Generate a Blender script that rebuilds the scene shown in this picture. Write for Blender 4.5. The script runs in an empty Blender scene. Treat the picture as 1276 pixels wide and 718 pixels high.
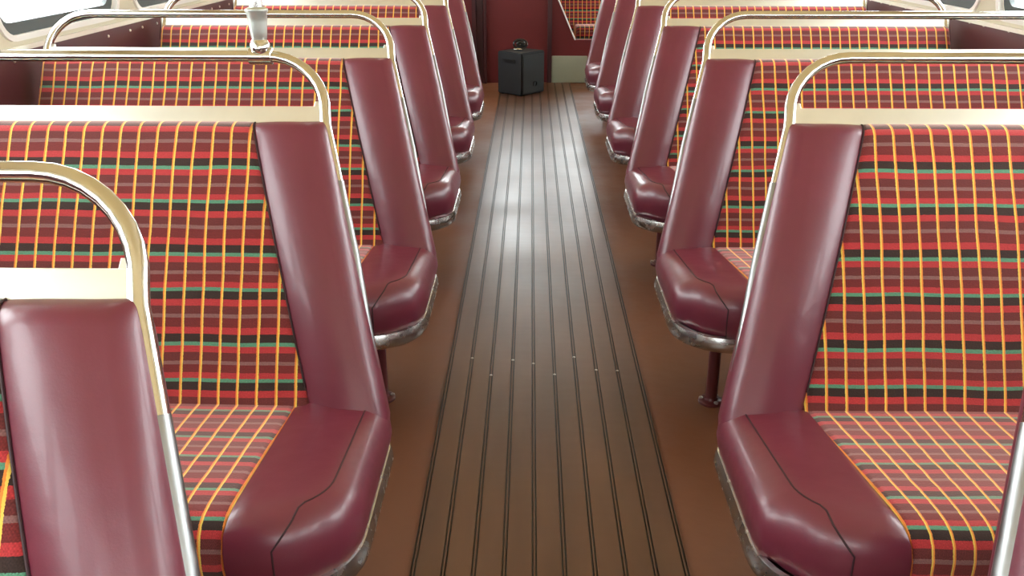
import bpy, bmesh, math, random
from mathutils import Vector, Matrix
random.seed(7)
PI = math.pi
S = bpy.context.scene
COL = S.collection

# ------------------------------------------------------------------ camera, world, exposure
cam_d = bpy.data.cameras.new('camera'); cam = bpy.data.objects.new('camera', cam_d); COL.objects.link(cam)
cam_d.sensor_width = 36.0
cam_d.lens = 36.0 * 1105.0 / 1276.0
cam_d.clip_start = 0.02
H = 1.18
cam.location = (0, 0, H)
cam.rotation_euler = (math.radians(90 - 22.34), 0, math.radians(1.15))
S.camera = cam
w = bpy.data.worlds.new('world'); S.world = w; w.use_nodes = True
nt = w.node_tree; nt.nodes.clear()
bg = nt.nodes.new('ShaderNodeBackground'); wo = nt.nodes.new('ShaderNodeOutputWorld')
bg.inputs[0].default_value = (0.93, 0.97, 1.0, 1); bg.inputs[1].default_value = 8.0
tcw = nt.nodes.new('ShaderNodeTexCoord'); sw_ = nt.nodes.new('ShaderNodeSeparateXYZ'); mw = nt.nodes.new('ShaderNodeMapRange')
mw.inputs['From Min'].default_value = -1; mw.inputs['From Max'].default_value = 1; mw.inputs['To Min'].default_value = 6.0; mw.inputs['To Max'].default_value = 12.0
nt.links.new(tcw.outputs['Generated'], sw_.inputs[0]); nt.links.new(sw_.outputs[1], mw.inputs['Value']); nt.links.new(mw.outputs[0], bg.inputs[1])
nt.links.new(bg.outputs[0], wo.inputs[0])
S.view_settings.view_transform = 'Standard'; S.view_settings.look = 'None'
S.view_settings.gamma = 1.0; S.view_settings.use_curve_mapping = False
S.view_settings.exposure = 0.8
S.cycles.use_denoising = True
S.cycles.max_bounces = 10; S.cycles.diffuse_bounces = 6; S.cycles.glossy_bounces = 5
S.cycles.transparent_max_bounces = 12
S.cycles.sample_clamp_indirect = 8.0

# ------------------------------------------------------------------ layout (metres)
PITCH = 0.893
ZJ = H - 0.84                 # where backrest meets cushion
LB = 0.568                    # length of backrest along its slope
TY, TZ = 0.28 / LB, 0.494 / LB
XL, XR = -1.46, 1.62          # side walls
YB, YF, YE = -1.4, 7.2, 8.4   # rear wall, bulkhead, end wall
ZC = 1.95

# ------------------------------------------------------------------ materials
def new_mat(name):
    m = bpy.data.materials.new(name); m.use_nodes = True
    n = m.node_tree; b = n.nodes['Principled BSDF']
    return m, n, b
def simple(name, col, rough=.5, metal=0.0, bump=None, var=0.0, vscale=6.0, spec=.5, rvar=0.0, coat=0.0):
    m, n, b = new_mat(name)
    b.inputs['Base Color'].default_value = (*col, 1)
    b.inputs['Roughness'].default_value = rough
    b.inputs['Metallic'].default_value = metal
    b.inputs['Specular IOR Level'].default_value = spec
    b.inputs['Coat Weight'].default_value = coat
    tc = n.nodes.new('ShaderNodeTexCoord')
    if var or rvar:
        no = n.nodes.new('ShaderNodeTexNoise'); no.inputs['Scale'].default_value = vscale; no.inputs['Detail'].default_value = 5
        n.links.new(tc.outputs['Object'], no.inputs['Vector'])
        if var:
            mx = n.nodes.new('ShaderNodeMix'); mx.data_type = 'RGBA'
            mx.inputs[6].default_value = (*[c * (1 - var) for c in col], 1)
            mx.inputs[7].default_value = (*[min(1, c * (1 + var)) for c in col], 1)
            n.links.new(no.outputs['Fac'], mx.inputs[0]); n.links.new(mx.outputs[2], b.inputs['Base Color'])
        if rvar:
            mr = n.nodes.new('ShaderNodeMapRange'); mr.inputs['From Min'].default_value = .3; mr.inputs['From Max'].default_value = .7
            mr.inputs['To Min'].default_value = max(.02, rough - rvar); mr.inputs['To Max'].default_value = min(1, rough + rvar)
            n.links.new(no.outputs['Fac'], mr.inputs['Value']); n.links.new(mr.outputs[0], b.inputs['Roughness'])
    if bump:
        prev = None
        for sc, st, dist in bump:
            nz = n.nodes.new('ShaderNodeTexNoise'); nz.inputs['Scale'].default_value = sc; nz.inputs['Detail'].default_value = 3
            n.links.new(tc.outputs['Object'], nz.inputs['Vector'])
            bp = n.nodes.new('ShaderNodeBump'); bp.inputs['Strength'].default_value = st; bp.inputs['Distance'].default_value = dist
            n.links.new(nz.outputs['Fac'], bp.inputs['Height'])
            if prev: n.links.new(prev.outputs[0], bp.inputs['Normal'])
            prev = bp
        n.links.new(prev.outputs[0], b.inputs['Normal'])
    return m

M = {}
M['leather'] = simple('maroon_leather', (0.140, 0.020, 0.038), .37, bump=[(6, .35, .012), (26, .12, .004), (420, .2, .0005)], var=.12, vscale=9, spec=.6, coat=.12)
M['leather_back'] = simple('maroon_rexine', (0.12, 0.02, 0.03), .55, bump=[(300, .3, .0006)])
M['seam'] = simple('seam_thread', (0.035, 0.008, 0.012), .6)
M['chrome'] = simple('polished_alloy', (0.80, 0.79, 0.76), .13, 1.0, rvar=.05, vscale=30)
M['alloy'] = simple('dull_alloy', (0.30, 0.30, 0.30), .38, 1.0, bump=[(40, .3, .002)], rvar=.1, vscale=25)
M['socket'] = simple('satin_alloy', (0.62, 0.65, 0.60), .32, .8)
M['bar'] = simple('brushed_alloy', (0.80, 0.78, 0.70), .35, .85, var=.06, vscale=20)
M['trim'] = simple('dented_alloy', (0.66, 0.65, 0.62), .26, 1.0, bump=[(22, .15, .003)], rvar=.04, vscale=30)
M['leg'] = simple('maroon_paint', (0.075, 0.012, 0.014), .3, bump=[(60, .2, .001)])
M['pan'] = simple('dark_maroon_paint', (0.03, 0.010, 0.012), .5)
M['bolt'] = simple('steel_bolt', (0.6, 0.58, 0.55), .3, 1.0)
M['wall'] = simple('maroon_wall_paint', (0.085, 0.022, 0.028), .42, var=.15, vscale=3)
M['bulk'] = simple('bulkhead_maroon', (0.130, 0.017, 0.018), .5, spec=.3, var=.22, vscale=2.5, bump=[(5, .3, .01)])
M['dark_post'] = simple('dark_post', (0.045, 0.008, 0.010), .35)
M['cream'] = simple('cream_paint', (0.62, 0.56, 0.42), .5, var=.06)
M['ceil'] = simple('ceiling_paint', (0.42, 0.30, 0.13), .45, var=.05)
M['white_trim'] = simple('white_trim', (0.8, 0.76, 0.72), .4)
M['panel'] = simple('grey_green_panel', (0.33, 0.34, 0.25), .5, var=.12, vscale=4)
M['rubber'] = simple('window_rubber', (0.05, 0.06, 0.06), .5)
M['speaker'] = simple('black_speaker', (0.012, 0.013, 0.015), .55, bump=[(500, .4, .001)], var=.2, vscale=8)
M['speaker_grille'] = simple('speaker_grille', (0.030, 0.035, 0.036), .5, bump=[(900, .6, .001)])
M['black'] = simple('black_plastic', (0.012, 0.012, 0.013), .3)
M['lino'] = simple('brown_linoleum', (0.150, 0.055, 0.024), .5, spec=.35, var=.3, vscale=3.5, rvar=.1, bump=[(6, .3, .01), (120, .15, .001)])

def strip_mat():
    m, n, b = new_mat('brown_slatted_runner')
    tc = n.nodes.new('ShaderNodeTexCoord')
    mp = n.nodes.new('ShaderNodeMapping'); mp.inputs['Scale'].default_value = (6, 1.1, 1)
    n.links.new(tc.outputs['Object'], mp.inputs[0])
    no = n.nodes.new('ShaderNodeTexNoise'); no.inputs['Scale'].default_value = 1.6; no.inputs['Detail'].default_value = 3
    n.links.new(mp.outputs[0], no.inputs['Vector'])
    cr = n.nodes.new('ShaderNodeValToRGB')
    cr.color_ramp.elements[0].position = .3; cr.color_ramp.elements[0].color = (0.072, 0.028, 0.013, 1)
    cr.color_ramp.elements[1].position = .72; cr.color_ramp.elements[1].color = (0.118, 0.050, 0.024, 1)
    n.links.new(no.outputs['Fac'], cr.inputs[0]); n.links.new(cr.outputs[0], b.inputs['Base Color'])
    mr = n.nodes.new('ShaderNodeMapRange'); mr.inputs['From Min'].default_value = .3; mr.inputs['From Max'].default_value = .7
    mr.inputs['To Min'].default_value = .32; mr.inputs['To Max'].default_value = .40
    n2 = n.nodes.new('ShaderNodeTexNoise'); n2.inputs['Scale'].default_value = 2.5; n2.inputs['Detail'].default_value = 1
    n.links.new(tc.outputs['Object'], n2.inputs['Vector'])
    n.links.new(n2.outputs['Fac'], mr.inputs['Value']); n.links.new(mr.outputs[0], b.inputs['Roughness'])
    mp2 = n.nodes.new('ShaderNodeMapping'); mp2.inputs['Scale'].default_value = (5, 14, 1)
    n.links.new(tc.outputs['Object'], mp2.inputs[0])
    n3 = n.nodes.new('ShaderNodeTexNoise'); n3.inputs['Scale'].default_value = 1.5; n3.inputs['Detail'].default_value = 1
    n.links.new(mp2.outputs[0], n3.inputs['Vector'])
    bp = n.nodes.new('ShaderNodeBump'); bp.inputs['Strength'].default_value = .2; bp.inputs['Distance'].default_value = .002
    n.links.new(n3.outputs['Fac'], bp.inputs['Height']); n.links.new(bp.outputs[0], b.inputs['Normal'])
    b.inputs['Specular IOR Level'].default_value = .55
    return m
M['strip'] = strip_mat()
M['groove'] = simple('groove_rubber', (0.020, 0.012, 0.010), .5)


def glass_mat():
    m = bpy.data.materials.new('window_glass'); m.use_nodes = True; n = m.node_tree; n.nodes.clear()
    o = n.nodes.new('ShaderNodeOutputMaterial'); mx = n.nodes.new('ShaderNodeMixShader')
    t = n.nodes.new('ShaderNodeBsdfTransparent'); g = n.nodes.new('ShaderNodeBsdfGlossy'); lw = n.nodes.new('ShaderNodeLayerWeight'); pw = n.nodes.new('ShaderNodeMath'); f = n.nodes.new('ShaderNodeMath')
    t.inputs[0].default_value = (.95, .97, .96, 1); g.inputs['Roughness'].default_value = .03; pw.operation = 'POWER'; pw.inputs[1].default_value = 5.0; f.operation = 'MULTIPLY_ADD'; f.inputs[1].default_value = .8; f.inputs[2].default_value = .03; n.links.new(lw.outputs['Facing'], pw.inputs[0]); n.links.new(pw.outputs[0], f.inputs[0]); lw.inputs[0].default_value = .5
    n.links.new(f.outputs[0], mx.inputs[0]); n.links.new(t.outputs[0], mx.inputs[1]); n.links.new(g.outputs[0], mx.inputs[2])
    n.links.new(mx.outputs[0], o.inputs[0])
    return m
M['glass'] = glass_mat()

def plaid_mat():
    """woven bus moquette: horizontal stripes along v, thin yellow and orange warp lines along u (UV in metres)"""
    m, n, b = new_mat('plaid_moquette'); L = n.links
    def math_(op, a, bb=None, c=None):
        x = n.nodes.new('ShaderNodeMath'); x.operation = op
        for i, v in enumerate((a, bb, c)):
            if v is None: continue
            if isinstance(v, (int, float)): x.inputs[i].default_value = v
            else: L.new(v, x.inputs[i])
        return x.outputs[0]
    uv = n.nodes.new('ShaderNodeUVMap'); sp = n.nodes.new('ShaderNodeSeparateXYZ')
    wob = n.nodes.new('ShaderNodeTexNoise'); wob.inputs['Scale'].default_value = 7.0; wob.inputs['Detail'].default_value = 1
    fine = n.nodes.new('ShaderNodeTexNoise'); fine.inputs['Scale'].default_value = 420; fine.inputs['Detail'].default_value = 1
    L.new(uv.outputs[0], sp.inputs[0]); L.new(uv.outputs[0], wob.inputs['Vector']); L.new(uv.outputs[0], fine.inputs['Vector'])
    wo_ = math_('MULTIPLY', math_('SUBTRACT', wob.outputs['Fac'], .5), .007)
    fi = math_('MULTIPLY', math_('SUBTRACT', fine.outputs['Fac'], .5), .0018)
    u = math_('ADD', math_('ADD', sp.outputs[0], wo_), fi); v = math_('ADD', math_('ADD', sp.outputs[1], wo_), fi)
    fv = math_('FRACT', math_('MULTIPLY', v, 1 / .170))
    red = (.43, .033, .038); mar = (.125, .022, .022); gry = (.22, .105, .10); blk = (.026, .016, .014); tea = (.085, .26, .165)
    rb = (.155, .018, .018)
    st = [(0, tea), (.038, blk), (.128, red), (.20, mar), (.29, gry), (.335, rb), (.44, red), (.512, blk), (.603, tea),
          (.648, red), (.715, mar), (.81, gry), (.85, rb), (.935, red)]
    cr = n.nodes.new('ShaderNodeValToRGB'); cr.color_ramp.interpolation = 'CONSTANT'; e = cr.color_ramp.elements
    e[0].position = 0; e[0].color = (*st[0][1], 1); e[1].position = st[1][0]; e[1].color = (*st[1][1], 1)
    for p, c in st[2:]:
        q = e.new(p); q.color = (*c, 1)
    L.new(fv, cr.inputs[0])
    # pile: fine checker of darker tufts
    t1 = math_('SINE', math_('MULTIPLY', sp.outputs[0], 2 * PI / .0031)); t2 = math_('SINE', math_('MULTIPLY', sp.outputs[1], 2 * PI / .0052))
    tuft = math_('MULTIPLY_ADD', math_('MULTIPLY', t1, t2), .16, .93)
    ns = math_('MULTIPLY_ADD', math_('SUBTRACT', fine.outputs['Fac'], .5), 1.0, 1.0)
    k = math_('MULTIPLY', tuft, ns)
    vm = n.nodes.new('ShaderNodeVectorMath'); vm.operation = 'SCALE'
    L.new(cr.outputs[0], vm.inputs[0]); L.new(k, vm.inputs['Scale'])
    fu = math_('FRACT', math_('MULTIPLY', u, 1 / .0360))
    ye = math_('LESS_THAN', fu, .075); orr = math_('MULTIPLY', math_('LESS_THAN', fu, .145), math_('GREATER_THAN', fu, .075))
    def mix(f, a, col):
        x = n.nodes.new('ShaderNodeMix'); x.data_type = 'RGBA'; L.new(f, x.inputs[0]); L.new(a, x.inputs[6]); x.inputs[7].default_value = (*col, 1)
        return x.outputs[2]
    c1 = mix(math_('MULTIPLY', ye, .86), vm.outputs[0], (.86, .60, .10))
    c2 = mix(math_('MULTIPLY', orr, .85), c1, (.84, .27, .045))
    L.new(c2, b.inputs['Base Color'])
    b.inputs['Roughness'].default_value = .9; b.inputs['Specular IOR Level'].default_value = .2
    b.inputs['Sheen Weight'].default_value = .75; b.inputs['Sheen Roughness'].default_value = .5
    b.inputs['Sheen Tint'].default_value = (1, .62, .58, 1)
    bp = n.nodes.new('ShaderNodeBump'); bp.inputs['Strength'].default_value = .35; bp.inputs['Distance'].default_value = .0015
    L.new(fine.outputs['Fac'], bp.inputs['Height']); L.new(bp.outputs[0], b.inputs['Normal'])
    return m
M['plaid'] = plaid_mat()

# ------------------------------------------------------------------ mesh helpers
def link(name, bm, mats, parent=None, smooth=True, kind=None, flip=False, angle=40):
    bmesh.ops.recalc_face_normals(bm, faces=bm.faces)
    me = bpy.data.meshes.new(name); bm.to_mesh(me); bm.free()
    for m in (mats if isinstance(mats, (list, tuple)) else [mats]): me.materials.append(m)
    if smooth:
        me.polygons.foreach_set('use_smooth', [True] * len(me.polygons))
        try: me.set_sharp_from_angle(angle=math.radians(angle))
        except Exception: pass
    o = bpy.data.objects.new(name, me); COL.objects.link(o)
    if parent: o.parent = parent
    if kind: o['kind'] = kind
    return o
def loft(bm, rings, closed=True, cap=True, uvs=None, mat=0):
    """rings: list of equal-length lists of points"""
    V = [[bm.verts.new(p) for p in r] for r in rings]
    n = len(rings[0]); lay = bm.loops.layers.uv.verify() if uvs else None
    def face(idx):
        try: f = bm.faces.new([V[i][j] for i, j in idx])
        except ValueError: return
        f.material_index = mat
        if uvs:
            for l, (i, j) in zip(f.loops, idx): l[lay].uv = uvs[i][j]
    for i in range(len(V) - 1):
        for j in range(n if closed else n - 1):
            k = (j + 1) % n
            face([(i, j), (i, k), (i + 1, k), (i + 1, j)])
    if cap and closed:
        face([(0, j) for j in range(n)][::-1]); face([(len(V) - 1, j) for j in range(n)])
    return V
def box(bm, x0, x1, y0, y1, z0, z1, mat=0):
    vs = [bm.verts.new(p) for p in ((x0,y0,z0),(x1,y0,z0),(x1,y1,z0),(x0,y1,z0),(x0,y0,z1),(x1,y0,z1),(x1,y1,z1),(x0,y1,z1))]
    for q in ((0,3,2,1),(4,5,6,7),(0,1,5,4),(1,2,6,5),(2,3,7,6),(3,0,4,7)):
        f = bm.faces.new([vs[i] for i in q]); f.material_index = mat
def bevel_all(bm, w_, seg=2):
    bmesh.ops.bevel(bm, geom=list(bm.edges), offset=w_, segments=seg, affect='EDGES', clamp_overlap=True)
def tube(bm, pts, r, seg=16, mat=0, cap=True):
    pts = [Vector(p) for p in pts]; rings = []; N = len(pts)
    rr = r if isinstance(r, (list, tuple)) else [r] * N
    t0 = (pts[1] - pts[0]).normalized()
    up = Vector((0, 0, 1)) if abs(t0.z) < .9 else Vector((1, 0, 0))
    nrm = (up - t0 * up.dot(t0)).normalized()
    for i, p in enumerate(pts):
        t = ((pts[min(i + 1, N - 1)] - pts[max(i - 1, 0)])).normalized()
        nrm = (nrm - t * nrm.dot(t)).normalized(); bi = t.cross(nrm)
        rings.append([p + (nrm * math.cos(a) + bi * math.sin(a)) * rr[i] for a in (2 * PI * k / seg for k in range(seg))])
    loft(bm, rings, True, cap, mat=mat)
def lathe(bm, c, prof, seg=24, mat=0, axis='z'):
    rings = []
    for r, h in prof:
        rr = []
        for k in range(seg):
            a = 2 * PI * k / seg; x, y = r * math.cos(a), r * math.sin(a)
            rr.append((c[0] + x, c[1] + y, c[2] + h) if axis == 'z' else ((c[0] + x, c[1] + h, c[2] + y) if axis == 'y' else (c[0] + h, c[1] + x, c[2] + y)))
        rings.append(rr)
    loft(bm, rings, True, True, mat=mat)
def prism(bm, poly, y0, y1, mat=0):
    """poly of (x, z) pushed along y"""
    loft(bm, [[(x, y0, z) for x, z in poly], [(x, y1, z) for x, z in poly]], True, True, mat=mat)
def empty(name, loc, label, cat, group=None):
    o = bpy.data.objects.new(name, None); o.empty_display_size = .1; COL.objects.link(o); o.location = loc
    o['label'] = label; o['category'] = cat
    if group: o['group'] = group
    return o

# ------------------------------------------------------------------ shell
bm = bmesh.new(); box(bm, XL - .05, XR + .05, YB - .05, YE + .05, -.05, 0)
link('floor', bm, M['lino'], smooth=False, kind='structure')
# slatted runner down the aisle, cross-section pushed along y
bm = bmesh.new(); x0, x1 = -.228, .319
W_ = x1 - x0; n_s = 9; pitch_s = (W_ - .012) / n_s
prof = []                                      # (x, z, groove?) polyline
def groove(x): return [(x, .0065), (x + .0005, .0025), (x + .0032, .0025), (x + .0037, .0065)]
line = [(x0, 0), (x0, .0065)]; gro = []
for i in range(n_s + 1):
    c = x0 + .006 + i * pitch_s
    for dx in (-.0052, .0016):
        g = groove(c + dx); gro += [(g[0][0], g[-1][0])]; line += g
line += [(x1 + .001, .0065), (x1 + .001, 0)]
ya, yb = YB, YF
va = [bm.verts.new((x, ya, z)) for x, z in line]; vb = [bm.verts.new((x, yb, z)) for x, z in line]
for i in range(len(line) - 1):
    f = bm.faces.new((va[i], va[i + 1], vb[i + 1], vb[i]))
    xm = (line[i][0] + line[i + 1][0]) / 2
    f.material_index = 1 if any(a <= xm <= b for a, b in gro) else 0
rn = link('trim_1', bm, [M['strip'], M['groove']], smooth=False, kind='structure')
bm = bmesh.new()
for i in range(1, n_s):
    lathe(bm, (x0 + .006 + i * pitch_s, 2.27 + .06 * math.sin(i * 2.3), .0060), [(.0042, 0), (.0038, .0012), (.0015, .002)], 10)
link('nail_heads', bm, M['bolt'], rn)

SILL = .85; WB = .865; WT = 1.5; WL = .79; WY0 = 2.475
win_n = [0]
def window(cy, wl, x=None, y=None, inward=1, zb=WB, zt=WT):
    """opening with a cream surround, alloy lip, rubber and pane; side windows have x, end windows y"""
    win_n[0] += 1; nm = f'window_{win_n[0]}'
    def rr(hw, hh, r, nseg=6):
        out = []
        for cx, cz, a0 in ((hw - r, hh - r, 0), (-hw + r, hh - r, 90), (-hw + r, -hh + r, 180), (hw - r, -hh + r, 270)):
            for k in range(nseg + 1):
                a = math.radians(a0 + 90 * k / nseg); out.append((cx + r * math.cos(a), cz + r * math.sin(a)))
        return out
    hw, hh = wl / 2, (zt - zb) / 2; zc = (zb + zt) / 2
    def P(a, b, d):
        return (x - inward * d, cy + a, zc + b) if x is not None else (cy + a, y - inward * d, zc + b)
    def ring(bm, o_, i_, d0, d1, mat=0):
        n = len(o_)
        A = [bm.verts.new(P(*p, d0)) for p in o_]; B = [bm.verts.new(P(*p, d0)) for p in i_]
        C = [bm.verts.new(P(*p, d1)) for p in o_]; D = [bm.verts.new(P(*p, d1)) for p in i_]
        for k in range(n):
            j = (k + 1) % n
            for q in ((A[k], A[j], B[j], B[k]), (C[k], D[k], D[j], C[j]), (B[k], B[j], D[j], D[k]), (A[k], C[k], C[j], A[j])):
                f = bm.faces.new(q); f.material_index = mat
    sq = rr(hw, hh, .002); 
    bm = bmesh.new(); ring(bm, sq, rr(hw - .012, hh - .012, .075), .0, -.045, 0)
    ring(bm, rr(hw - .006, hh - .006, .08), rr(hw - .022, hh - .022, .068), .008, -.01, 1)
    root = link(nm, bm, [M['cream'], M['white_trim']], smooth=True, kind='structure', angle=30)
    bm = bmesh.new(); ring(bm, rr(hw - .020, hh - .020, .072), rr(hw - .055, hh - .055, .045), -.012, -.03, 0)
    link('window_gasket', bm, M['rubber'], root, smooth=True)
    bm = bmesh.new(); ri = rr(hw - .05, hh - .05, .05)
    loft(bm, [[P(a, b, -.019) for a, b in ri], [P(a, b, -.023) for a, b in ri]])
    link('window_pane', bm, M['glass'], root, smooth=False)
def side_wall(name, x, inward):
    # inner face at x, body goes outward (-inward)
    o_ = x - inward * .05; a, b = min(x, o_), max(x, o_)
    bm = bmesh.new(); box(bm, a, b, YB, YE, 0, SILL, 0)
    # capping bead on the panel
    box(bm, min(x, x + inward * .010), max(x, x + inward * .010), YB, YE, SILL - .006, SILL + .008, 1)
    box(bm, a, b, YB, YE, SILL, WB, 2); box(bm, a, b, YB, YE, WT, ZC, 2)
    ys = [WY0 + PITCH * k for k in range(-4, 7)]; ys = [y for y in ys if y > YB and y + WL < YE]
    e = [YB] + sum([[y, y + WL] for y in ys], []) + [YE]
    for k in range(0, len(e), 2): box(bm, a, b, e[k], e[k + 1], WB, WT, 2)
    zr = H - (.36 if inward > 0 else .336)
    for k in range(-4, 6):
        for d in (2.247, 2.427, 2.537, 2.677):
            y = d + PITCH * k
            if YB < y < YE: lathe(bm, (x, y, zr), [(.0052, 0), (.0052, inward * .0015), (.0035, inward * .0035), (.001, inward * .004)], 10, 1, 'x')
    link(name, bm, [M['wall'], M['bar'], M['cream']], smooth=False, kind='structure')
    for y in ys: window(y + WL / 2, WL, x=x, inward=-inward)
side_wall('wall_left', XL, 1); side_wall('wall_right', XR, -1)
# ceiling: shallow arch
bm = bmesh.new(); pts = []
for k in range(25):
    t = k / 24; x = XL - .05 + (XR - XL + .1) * t
    pts.append((x, ZC - .02 + .16 * math.sin(PI * t) ** .7))
prism(bm, pts + [(x, z + .05) for x, z in reversed(pts)], YB - .05, YE + .05)
link('ceiling', bm, M['ceil'], smooth=True, kind='structure')
# rear wall behind the viewer, with a wide window
bm = bmesh.new(); box(bm, XL, XR, YB - .05, YB, 0, SILL, 0); box(bm, XL, XR, YB - .05, YB, WT, ZC + .14, 1)
for a, b in ((XL, XL + .12), (-.03, .19), (XR - .12, XR)): box(bm, a, b, YB - .05, YB, SILL, WT, 1)
link('wall_back', bm, [M['wall'], M['cream']], smooth=False, kind='structure')
window((XL + .12 - .03) / 2, abs(XL + .12 + .03), y=YB, inward=-1, zb=SILL); window((.19 + XR - .12) / 2, XR - .12 - .19, y=YB, inward=-1, zb=SILL)
# bulkhead at the far end
XP = .154
bm = bmesh.new()
box(bm, XL, XP, YF, YF + .05, 0, .80, 0)
box(bm, XL, XP, YF, YF + .05, WT, ZC + .14, 1); box(bm, XL, -.33, YF, YF + .05, .80, WT, 1); box(bm, XP - .06, XP, YF, YF + .05, .80, WT, 1)
prism(bm, [(XP, .0), (XR, .0), (XR, .335), (.352, .335), (.322, .40), (.145, .80), (XP, .80)][0:1] + [(XR, 0), (XR, .335), (.352, .335), (.322, .40), (XP, .775)], YF + .004, YF + .05, 0)
link('wall_front', bm, [M['bulk'], M['cream']], smooth=False, kind='structure')
window((-.33 + XP - .06) / 2, XP - .06 + .33, y=YF, inward=1, zb=.80)
bm = bmesh.new(); box(bm, XP - .02, XP + .014, YF - .028, YF + .002, 0.0, ZC + .1); bevel_all(bm, .004)
link('trim_2', bm, M['dark_post'], smooth=False, kind='structure')
bm = bmesh.new()
for a, b, d in ((-.455, -.425, .05), (-.423, -.37, .02), (-.365, -.345, .04)): box(bm, a, b, YF - d, YF - .0005, 0.0, ZC)
link('trim_3', bm, M['dark_post'], smooth=False, kind='structure')
bm = bmesh.new(); tube(bm, [(.352, YF - .006, .335), (.322, YF - .006, .40), (.150, YF - .006, .785)], .0055, 8)
link('trim_4', bm, M['white_trim'], kind='structure')
# compartment behind the bulkhead
bm = bmesh.new(); box(bm, XP - .03, XP, YF + .05, YE, 0, ZC + .14); link('wall_partition', bm, M['bulk'], smooth=False, kind='structure')
bm = bmesh.new(); box(bm, XP, XR, YE - .0, YE + .05, 0, SILL, 0); box(bm, XP, XR, YE, YE + .05, WT, ZC + .1, 1)
box(bm, XP, XP + .04, YE, YE + .05, SILL, WT, 1); box(bm, .86, XR, YE, YE + .05, SILL, WT, 1)
link('wall_end', bm, [M['wall'], M['cream']], smooth=False, kind='structure')
window((XP + .04 + .86) / 2, .86 - XP - .04, y=YE, inward=1, zb=SILL)
# pale panel low on the bulkhead
bm = bmesh.new(); box(bm, .170, .452, YF - .016, YF + .002, .004, .212); bevel_all(bm, .003)
o = link('kick_panel', bm, M['panel'], smooth=False); o['label'] = 'pale grey-green rectangular board standing low on the maroon bulkhead, right of the black speaker'; o['category'] = 'panel'

# ------------------------------------------------------------------ seats
def back_pt(u, s, m):
    return (u, TY * s - TZ * m, ZJ + TZ * s + TY * m)
BT = .072
def back_off(s):
    """front and rear offsets of the backrest from its plane at slope distance s"""
    bul = .012 * math.sin(PI * max(0, min(1, s / LB)))
    f = bul; r = -BT; rt = .034
    if s > LB - rt:
        q = math.sqrt(max(0, 1 - ((s - (LB - rt)) / rt) ** 2)); c = (-BT) / 2 - .004
        f = c + (bul - c) * q; r = c + (-BT - c) * q
    return f, r
def S_list():
    a = [-.06, -.03, 0] + [LB * .94 * k / 12 for k in range(1, 13)]
    a += [LB - .034 * (1 - math.sin(PI / 2 * k / 8)) for k in range(1, 9)]
    return sorted(set(round(x, 5) for x in a if x <= LB - 1e-5)) + [LB - 1e-4]
def edge_u(s, tp): return tp * max(0, min(1.02, s / LB))

# cushion outline
R0 = .14; YFR = -.385; YR = .05; U0 = -.002
LEV = [(-.100, .010), (-.094, .004), (-.080, .0), (-.060, -.004), (-.040, -.002), (-.024, .006), (-.011, .018), (-.003, .034), (.001, .055), (.003, .08), (.004, .105)]
def zrake(y): return -.075 * min(0, y)
def outline(e, wseam):
    pts = [(wseam, YFR + e)]
    cx, cy, r = U0 + R0, YFR + R0, max(R0 - e, .012)
    if wseam - cx > .02: pts.append((cx + (wseam - cx) * .5, YFR + e))
    for k in range(13):
        a = math.radians(270 - 90 * k / 12); pts.append((cx + r * math.cos(a), cy + r * math.sin(a)))
    for t in (.15, .3, .45, .6, .75, .9): pts.append((U0 + e, cy + (YR - .03 - cy) * t))
    for k in range(5):
        a = math.radians(180 - 90 * k / 4); rr_ = .03; pts.append((U0 + e + rr_ + rr_ * math.cos(a), YR - rr_ + rr_ * math.sin(a)))
    pts.append((wseam, YR))
    return pts
def toff(s): return .016 - .012 * max(0, min(1, s / .30))
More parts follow.
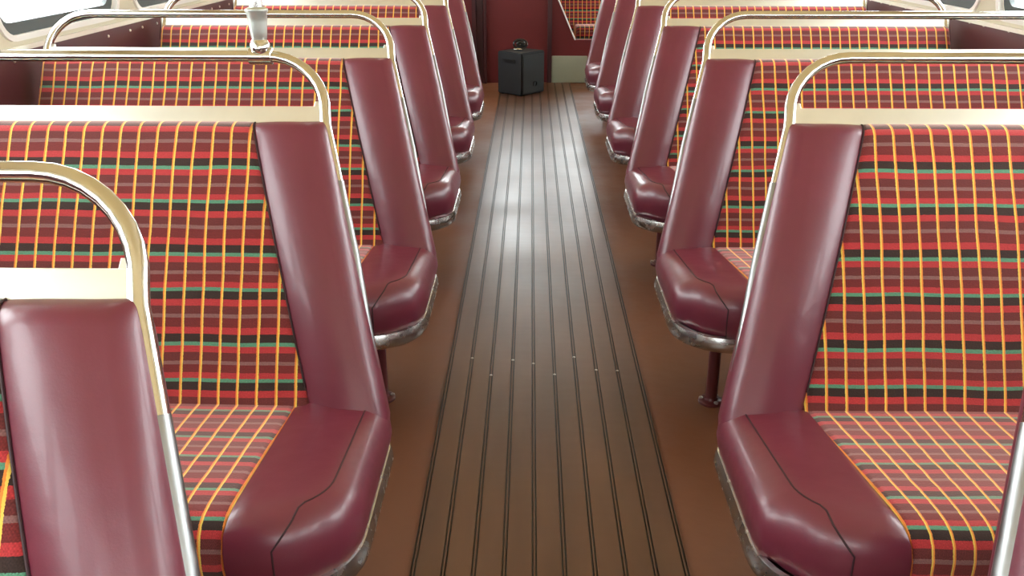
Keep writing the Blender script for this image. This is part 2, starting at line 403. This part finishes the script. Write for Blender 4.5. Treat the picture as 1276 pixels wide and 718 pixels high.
def make_seat(side, Wd, Wc, taper, wb, wc, label, bolster=True, group=None, leg_y=-.24):
    root = empty('bus_seat', (0, 0, 0), label, 'seat', group)
    ks = (.11 if side > 0 else .035) if bolster else 0
    sl_ = lambda u, y: u + ks * max(0, min(.4, -y)) * max(0, 1 - abs(u - wc) / .25) if abs(u - wc) < .25 else u
    sx = side
    f3 = lambda p: (sx * p[0], p[1], p[2])
    SL = S_list()
    if not bolster: wb = wc = 0.0
    # --- leather strip of the backrest
    if bolster:
        bm = bmesh.new(); rings = []
        for s in SL:
            f, r = back_off(s); ua = edge_u(s, taper); ub = ua + wb; th = f - r; rc = min(.034, th * .48); rb_ = min(.018, th * .4)
            sec = []
            for t in (-1, -.97, -.9, -.78, -.6, -.35, -.1, .15, .35):
                hw = (wb - rc * .2) / 2; sec.append((ub - hw * (1 + t), f - .008 + .017 * min(1, th / .06) * (1 - abs(t) ** 2.4)))
            rc = min(.044, th * .5)
            for k in range(9):
                a = math.radians(90 + 90 * k / 8); sec.append((ua + rc + rc * math.cos(a), f + .004 * min(1, th / .06) - rc + rc * math.sin(a)))
            for k in range(5):
                a = math.radians(180 + 90 * k / 4); sec.append((ua + rb_ + rb_ * math.cos(a), r + rb_ + rb_ * math.sin(a)))
            sec += [(ub, r)]
            rings.append([f3(back_pt(u, s, m)) for u, m in sec])
        loft(bm, rings); bo = link('backrest_bolster', bm, M['leather'], root, angle=60)
        bm = bmesh.new()
        tube(bm, [f3(back_pt(edge_u(s, taper) + wb, s, back_off(s)[0] - .006)) for s in SL[3:-2]], .0018, 6)
        link('seam', bm, M['seam'], bo)
    # --- plaid panel of the backrest
    bm = bmesh.new(); rings = []; uvs = []
    for s in SL:
        f, r = back_off(s); ub = edge_u(s, taper) + wb - (0 if bolster else .175)
        us = [(ub, -.008), (ub + .004, -.003), (ub + .012, 0)] + [(ub + .012 + (Wd - .024 - ub) * t, .001) for t in (.2, .4, .6, .8)] + [(Wd - .012, 0), (Wd - .004, -.003), (Wd, -.010)]
        sec = [(ub, r)] + [(u, f + d) for u, d in us] + [(Wd, r)]
        rings.append([f3(back_pt(u, s, m)) for u, m in sec]); uvs.append([(u - wc + .001, LB - s + .002) for u, m in sec])
    loft(bm, rings, uvs=uvs)
    # rear cover gets its own slot: faces looking backwards
    bmesh.ops.recalc_face_normals(bm, faces=bm.faces)
    for f in bm.faces:
        c_ = f.calc_center_median(); mm = -(c_.y) * TZ + (c_.z - ZJ) * TY
        if mm < -BT * .7 and len(f.verts) == 4: f.material_index = 1
    link('backrest', bm, [M['plaid'], M['leather_back']], root, angle=70)
    # --- leather end of the cushion
    ztop = ZJ + .006
    if bolster:
        bm = bmesh.new(); rings = []
        for dz, e in LEV:
            ring = []
            for (u, y) in outline(e, wc):
                dip = .006 * max(0, 1 - (wc - u) / .012) if dz > -.02 else 0
                ring.append(f3((sl_(u, y) if u > wc - .14 else u, y, ztop + dz + zrake(y) * max(0, min(1, (dz + .1) / .08)) - dip)))
            rings.append(ring)
        loft(bm, rings); cb = link('cushion_bolster', bm, M['leather'], root, angle=60)
        # seam: up the front face at the corner, then back along the aisle edge
        path = []; n = len(rings[0])
        seq = [(4, 1), (4, 3), (4, 4), (5, 5), (6, 6), (7, 7)] + [(j, 7.3) for j in range(8, n - 3)]
        for j, lv in seq:
            a = int(lv); t = lv - a; p = Vector(rings[a][j]).lerp(Vector(rings[min(a + 1, len(rings) - 1)][j]), t); path.append(p)
        pp = []
        for i in range(len(path) - 1):
            for t in (0, .5): pp.append(path[i].lerp(path[i + 1], t))
        pp.append(path[-1])
        bm = bmesh.new(); tube(bm, pp, .0017, 6); link('seam', bm, M['seam'], cb)
    # --- plaid cushion
    bm = bmesh.new(); prof = []
    arc = 0; zs = []
    for dz, e in LEV: prof.append([YFR + e, ztop + dz + zrake(YFR + e) * max(0, min(1, (dz + .1) / .08))])
    for y in (-.24, -.18, -.12, -.06, 0, YR): prof.append([y, ztop + .004 + zrake(y)])
    prof.append([YR, ztop - .1])
    vs = [0]
    for a, b in zip(prof[:-1], prof[1:]): vs.append(vs[-1] + math.hypot(a[0] - b[0], a[1] - b[1]))
    jv = vs[-3]; v0 = .155
    us = [(wc, .007), (wc + .004, .003), (wc + .012, 0)] + [(wc + .012 + (Wc - .02 - wc) * t, -.002) for t in (.2, .4, .6, .8)] + [(Wc - .006, 0), (Wc, .006)]
    if not bolster: us = [(0, .03), (.004, .016), (.012, .007), (.026, .001)] + us[3:]
    rings = []; uvs = []
    for u, d in us:
        rings.append([f3((sl_(u, y) if u < wc + .05 else u, y + (d if y < -.3 else 0), z - (d if z > ztop - .03 else 0))) for y, z in prof])
        uvs.append([(u - wc + .001, v0 + jv - v) for v in vs])
    loft(bm, rings, uvs=uvs); link('seat_cushion', bm, M['plaid'], root, angle=70)
    # --- pan under the cushion
    bm = bmesh.new(); o2 = outline(.012, Wc)
    zp = ztop - .100
    loft(bm, [[f3((u, y, zp - .030)) for u, y in o2], [f3((u, y, zp - .0005)) for u, y in o2]])
    link('seat_pan', bm, M['pan'], root, smooth=False)
    # --- beaten alloy edging round the pan
    if bolster:
        o3 = outline(.006, .155)[1:-2]; rings = []
        for i, (u, y) in enumerate(o3):
            a = Vector(o3[max(i - 1, 0)]); b_ = Vector(o3[min(i + 1, len(o3) - 1)]); t = (b_ - a).normalized(); nn = Vector((-t.y, t.x))
            if i < 1: nn = Vector((0, -1))
            if nn.dot(Vector((u - .2, y + .1))) < 0: nn = -nn
            sec = [(-.004, -.031), (.005, -.031), (.0085, -.026), (.010, -.016), (.0085, -.004), (.005, .006), (-.004, .008)]
            rings.append([f3((u + nn.x * d, y + nn.y * d, zp + z)) for d, z in sec])
        bm = bmesh.new(); loft(bm, rings); link('edge_trim', bm, M['trim'], root, angle=50)
    # --- leg with foot plate
    lu = .125
    bm = bmesh.new(); tube(bm, [f3((lu, leg_y, .006)), f3((lu, leg_y, .03)), f3((lu, leg_y, zp - .028))], .0155, 18)
    lathe(bm, f3((lu, leg_y, zp - .036)), [(.0155, 0), (.034, .003), (.034, .008)], 18)
    lg = link('leg', bm, M['leg'], root, angle=50)
    bm = bmesh.new(); lathe(bm, f3((lu, leg_y, 0)), [(.033, .0), (.033, .006), (.030, .009), (.019, .011), (.0165, .016)], 24, 0)
    for k in range(3):
        a = math.radians(-90 + 120 * k + 20)
        lathe(bm, f3((lu + .026 * math.cos(a), leg_y + .026 * math.sin(a), .008)), [(.006, 0), (.006, .004), (.003, .006)], 8, 1)
    link('foot_plate', bm, [M['leg'], M['bolt']], lg, angle=40)
    # --- wall bracket
    bm = bmesh.new(); ue = (abs(XL) - .263 if side < 0 else XR - .363) - .001
    box(bm, *sorted((sx * (Wc - .04), sx * ue)), -.30, .02, zp - .05, zp - .031); box(bm, *sorted((sx * (ue - .008), sx * ue)), -.30, .02, zp - .16, zp - .04)
    link('wall_bracket', bm, M['pan'], root, smooth=False)
    # --- handrail loop
    m0 = -.034; zr_s = LB + .135; rc = .12
    ut = edge_u(LB, taper) + .004; pts = []
    for s in (-.06, 0, .08, .16, .24, .32, .40, .48, .56): pts.append((edge_u(s, taper) + toff(s), s))
    pts.append((ut, zr_s - rc))
    for k in range(1, 10):
        a = math.radians(180 - 90 * k / 9); pts.append((ut + rc + rc * math.cos(a), zr_s - rc + rc * math.sin(a)))
    we = Wd + .004
    for t in (.25, .5, .75): pts.append((ut + rc + (we - 2 * rc - ut) * t, zr_s))
    for k in range(0, 10):
        a = math.radians(90 - 90 * k / 9); pts.append((we - rc + rc * math.cos(a), zr_s - rc + rc * math.sin(a)))
    pts += [(we, LB), (we, LB - .06)]
    bm = bmesh.new(); tube(bm, [f3(back_pt(u, s, m0)) for u, s in pts], .0115, 18)
    hr = link('handrail', bm, M['chrome'], root)
    bm = bmesh.new(); sp_ = [-.075, 0, .1, .2, .3, .38, LB - .122]
    tube(bm, [f3(back_pt(edge_u(s, taper) + toff(s), s, m0)) for s in sp_], .0126, 18)
    link('rail_sleeve', bm, M['alloy'], hr)
    # --- flat bar over the top of the back
    bm = bmesh.new(); c = [back_pt(ut + .006, LB - .004, m0 - .002), back_pt(we - .006, LB - .004, m0 - .002)]
    lo, hi = LB - .004, LB + .031
    for a, b in ((ut + .004, we - .004),):
        q = [(a, lo, m0 - .003), (b, lo, m0 - .003), (b, hi, m0 - .003), (a, hi, m0 - .003)]
        loft(bm, [[f3(back_pt(u, s, m)) for u, s, m in q], [f3(back_pt(u, s, m + .006)) for u, s, m in q]])
    for uu in (ut + .018, we - .018):
        q = [(uu - .012, lo, m0 - .006), (uu + .012, lo, m0 - .006), (uu + .004, hi + .012, m0 - .006), (uu - .012, hi + .012, m0 - .006)]
        if uu > .5: q = [(2 * uu - u, s, m) for u, s, m in q]
        loft(bm, [[f3(back_pt(u, s, m)) for u, s, m in q], [f3(back_pt(u, s, m + .0035)) for u, s, m in q]])
    bevel_all(bm, .0008, 1)
    link('cross_bar', bm, M['bar'], root, smooth=False)
    return root
def dup_tree(o, parent=None):
    c = o.copy(); COL.objects.link(c)
    if parent: c.parent = parent
    for ch in o.children: dup_tree(ch, c)
    return c
ordw = ['nearest', 'second', 'third', 'fourth', 'fifth', 'sixth', 'seventh']
lab_l = ['maroon and plaid bus seat cut off by the lower left corner',
         'plaid bus seat with a chrome grab pole clamped to its handrail',
         'plaid bus seat right behind the one with the chrome grab pole',
         'plaid bus seat, fourth from the front corner in the left row',
         'plaid bus seat, second from the bulkhead in the left row',
         'plaid bus seat at the far end of the left row, nearest the black speaker']
lab_r = ['bus seat cut off at the lower right, only alloy rail and some leather showing',
         'largest maroon and plaid bus seat in view, whole leather cushion corner at lower right',
         'plaid bus seat in the right row directly behind the largest one',
         'plaid bus seat, second behind the largest one in the right row',
         'plaid bus seat, third behind the largest one in the right row',
         'plaid bus seat, second from the bulkhead in the right row',
         'plaid bus seat at the far end of the right row, before the pale board']
GL, GR = 'seats along the left of the aisle', 'seats along the right of the aisle'
def row(side, n, x, Wd, Wc, tp, wb, wc, labs, grp):
    proto = None
    for i in range(n):
        lab = labs[i]
        if i == 0: r = proto = make_seat(side, Wd, Wc, tp, wb, wc, lab, group=grp)
        else: r = dup_tree(proto); r['label'] = lab
        r.location = (x + ((.032 if side > 0 else -.004) if i == 0 else 0), 1.43 + PITCH * (i - 1), 0)
        # the legs of the rows further on stand further back under the cushion
        for ch in r.children:
            if ch.name.startswith('leg'): ch.location.y = 0.0 if i < 3 else .14
row(-1, 6, -.263, 1.150, 1.175, .138, .142, .168, lab_l, GL)
row(1, 7, .363, 1.214, 1.235, .143, .142, .150, lab_r, GR)
b8 = make_seat(1, 1.214, 1.235, .0, 0, 0, 'plaid bench seat without leather edges, behind the maroon bulkhead with white diagonal trim', bolster=False)
b8.name = 'bench_seat'; b8['category'] = 'bench'; b8.location = (.365, 7.80, .045)
bm = bmesh.new(); box(bm, XP, XR, YF + .05, YE, 0, .045); link('floor_platform', bm, M['lino'], smooth=False, kind='structure')

# ------------------------------------------------------------------ grab pole clamped to the second left seat's rail
s_r = LB + .135; p0 = back_pt(0, s_r, -.034); px, py, pz = -.538, 1.43 + p0[1], p0[2]
g = empty('grab_pole', (px, py, pz), 'chrome upright grab pole clamped to the handrail of the second left seat', 'pole')
bm = bmesh.new(); tube(bm, [(0, 0, .055), (0, 0, .5), (0, 0, ZC + .10 - pz)], .0125, 18); link('pole', bm, M['chrome'], g)
bm = bmesh.new(); lathe(bm, (0, 0, .031), [(.0125, 0), (.0150, .004), (.0165, .016), (.0185, .036), (.0200, .052), (.0222, .055), (.0222, .060), (.0135, .064)], 24); link('pole_socket', bm, M['socket'], g)
bm = bmesh.new(); lathe(bm, (0, 0, 0), [(.014, .004), (.019, .010), (.0195, .022), (.016, .030), (.013, .034)], 24)
tube(bm, [(-.024, 0, 0), (-.022, 0, 0), (.022, 0, 0), (.024, 0, 0)], [.0135, .017, .017, .0135], 20)
cl = link('clamp', bm, M['chrome'], g)
bm = bmesh.new(); lathe(bm, (0, -.019, .018), [(.0045, 0), (.0045, -.004), (.002, -.005)], 10, 0, 'y'); link('screw', bm, M['bolt'], cl)

# ------------------------------------------------------------------ loudspeaker by the bulkhead, with something small on it
sp = empty('loudspeaker', (-.062, 6.54, .0), 'black box loudspeaker standing on the floor in front of the maroon bulkhead', 'speaker')
ang = math.radians(-40); sp.rotation_euler = (0, 0, ang)
# near corner at the origin, left face along -x', right face along +y'
sw, sd, sh = .235, .264, .315
bm = bmesh.new(); box(bm, -sw, 0, 0, sd, .012, sh); bevel_all(bm, .007)
link('cabinet', bm, M['speaker'], sp, smooth=False)

bm = bmesh.new(); box(bm, -.002, .007, .012, sd - .012, .026, sh - .016); bevel_all(bm, .003)
gr_ = link('grille', bm, M['speaker_grille'], sp, smooth=False)
bm = bmesh.new(); lathe(bm, (.007, .145, .085), [(.022, -.002), (.022, .003), (.017, .004), (.015, -.001), (.002, -.001)], 24, 0, 'x')
link('port', bm, M['black'], gr_)
bm = bmesh.new(); box(bm, -sw + .06, -.06, -.004, .003, sh - .075, sh - .05); bevel_all(bm, .002)
link('carry_handle', bm, M['black'], sp, smooth=False)
bm = bmesh.new()
for x_, y_ in ((-.03, .03), (-sw + .03, .03), (-.03, sd - .03), (-sw + .03, sd - .03)): lathe(bm, (x_, y_, 0), [(.012, 0), (.014, .013)], 12)
link('rubber_feet', bm, M['black'], sp)
# coiled cable lying on top
bm = bmesh.new(); pts = []
for k in range(241):
    a = 2 * PI * k / 40; t = k / 240
    q_ = .62 + .38 * math.cos(PI * (t * 2 - 1) * 1.3); x_, z_ = .052 * q_ * math.cos(a), .038 * q_ * math.sin(a); y_ = -.018 + .036 * t + .004 * math.sin(2 * a)
    pts.append((x_, y_ * .9 + z_ * .45, .042 + z_ * .85 - y_ * .2))
tube(bm, pts, .0068, 8)
cc = link('cable_coil', bm, M['black']); cc.location = (-.075, 6.75, sh)
cc['label'] = 'small rounded coil of black cable lying on top of the black speaker'; cc['category'] = 'cable'
bm = bmesh.new(); tube(bm, [(-.045, -.045, .010), (-.02, -.052, .010), (.0, -.053, .010), (.010, -.052, .010)], [.006, .0085, .0085, .005], 12)
link('plug', bm, M['chrome'], cc)
# text-free clean up: nothing selected, nothing hidden
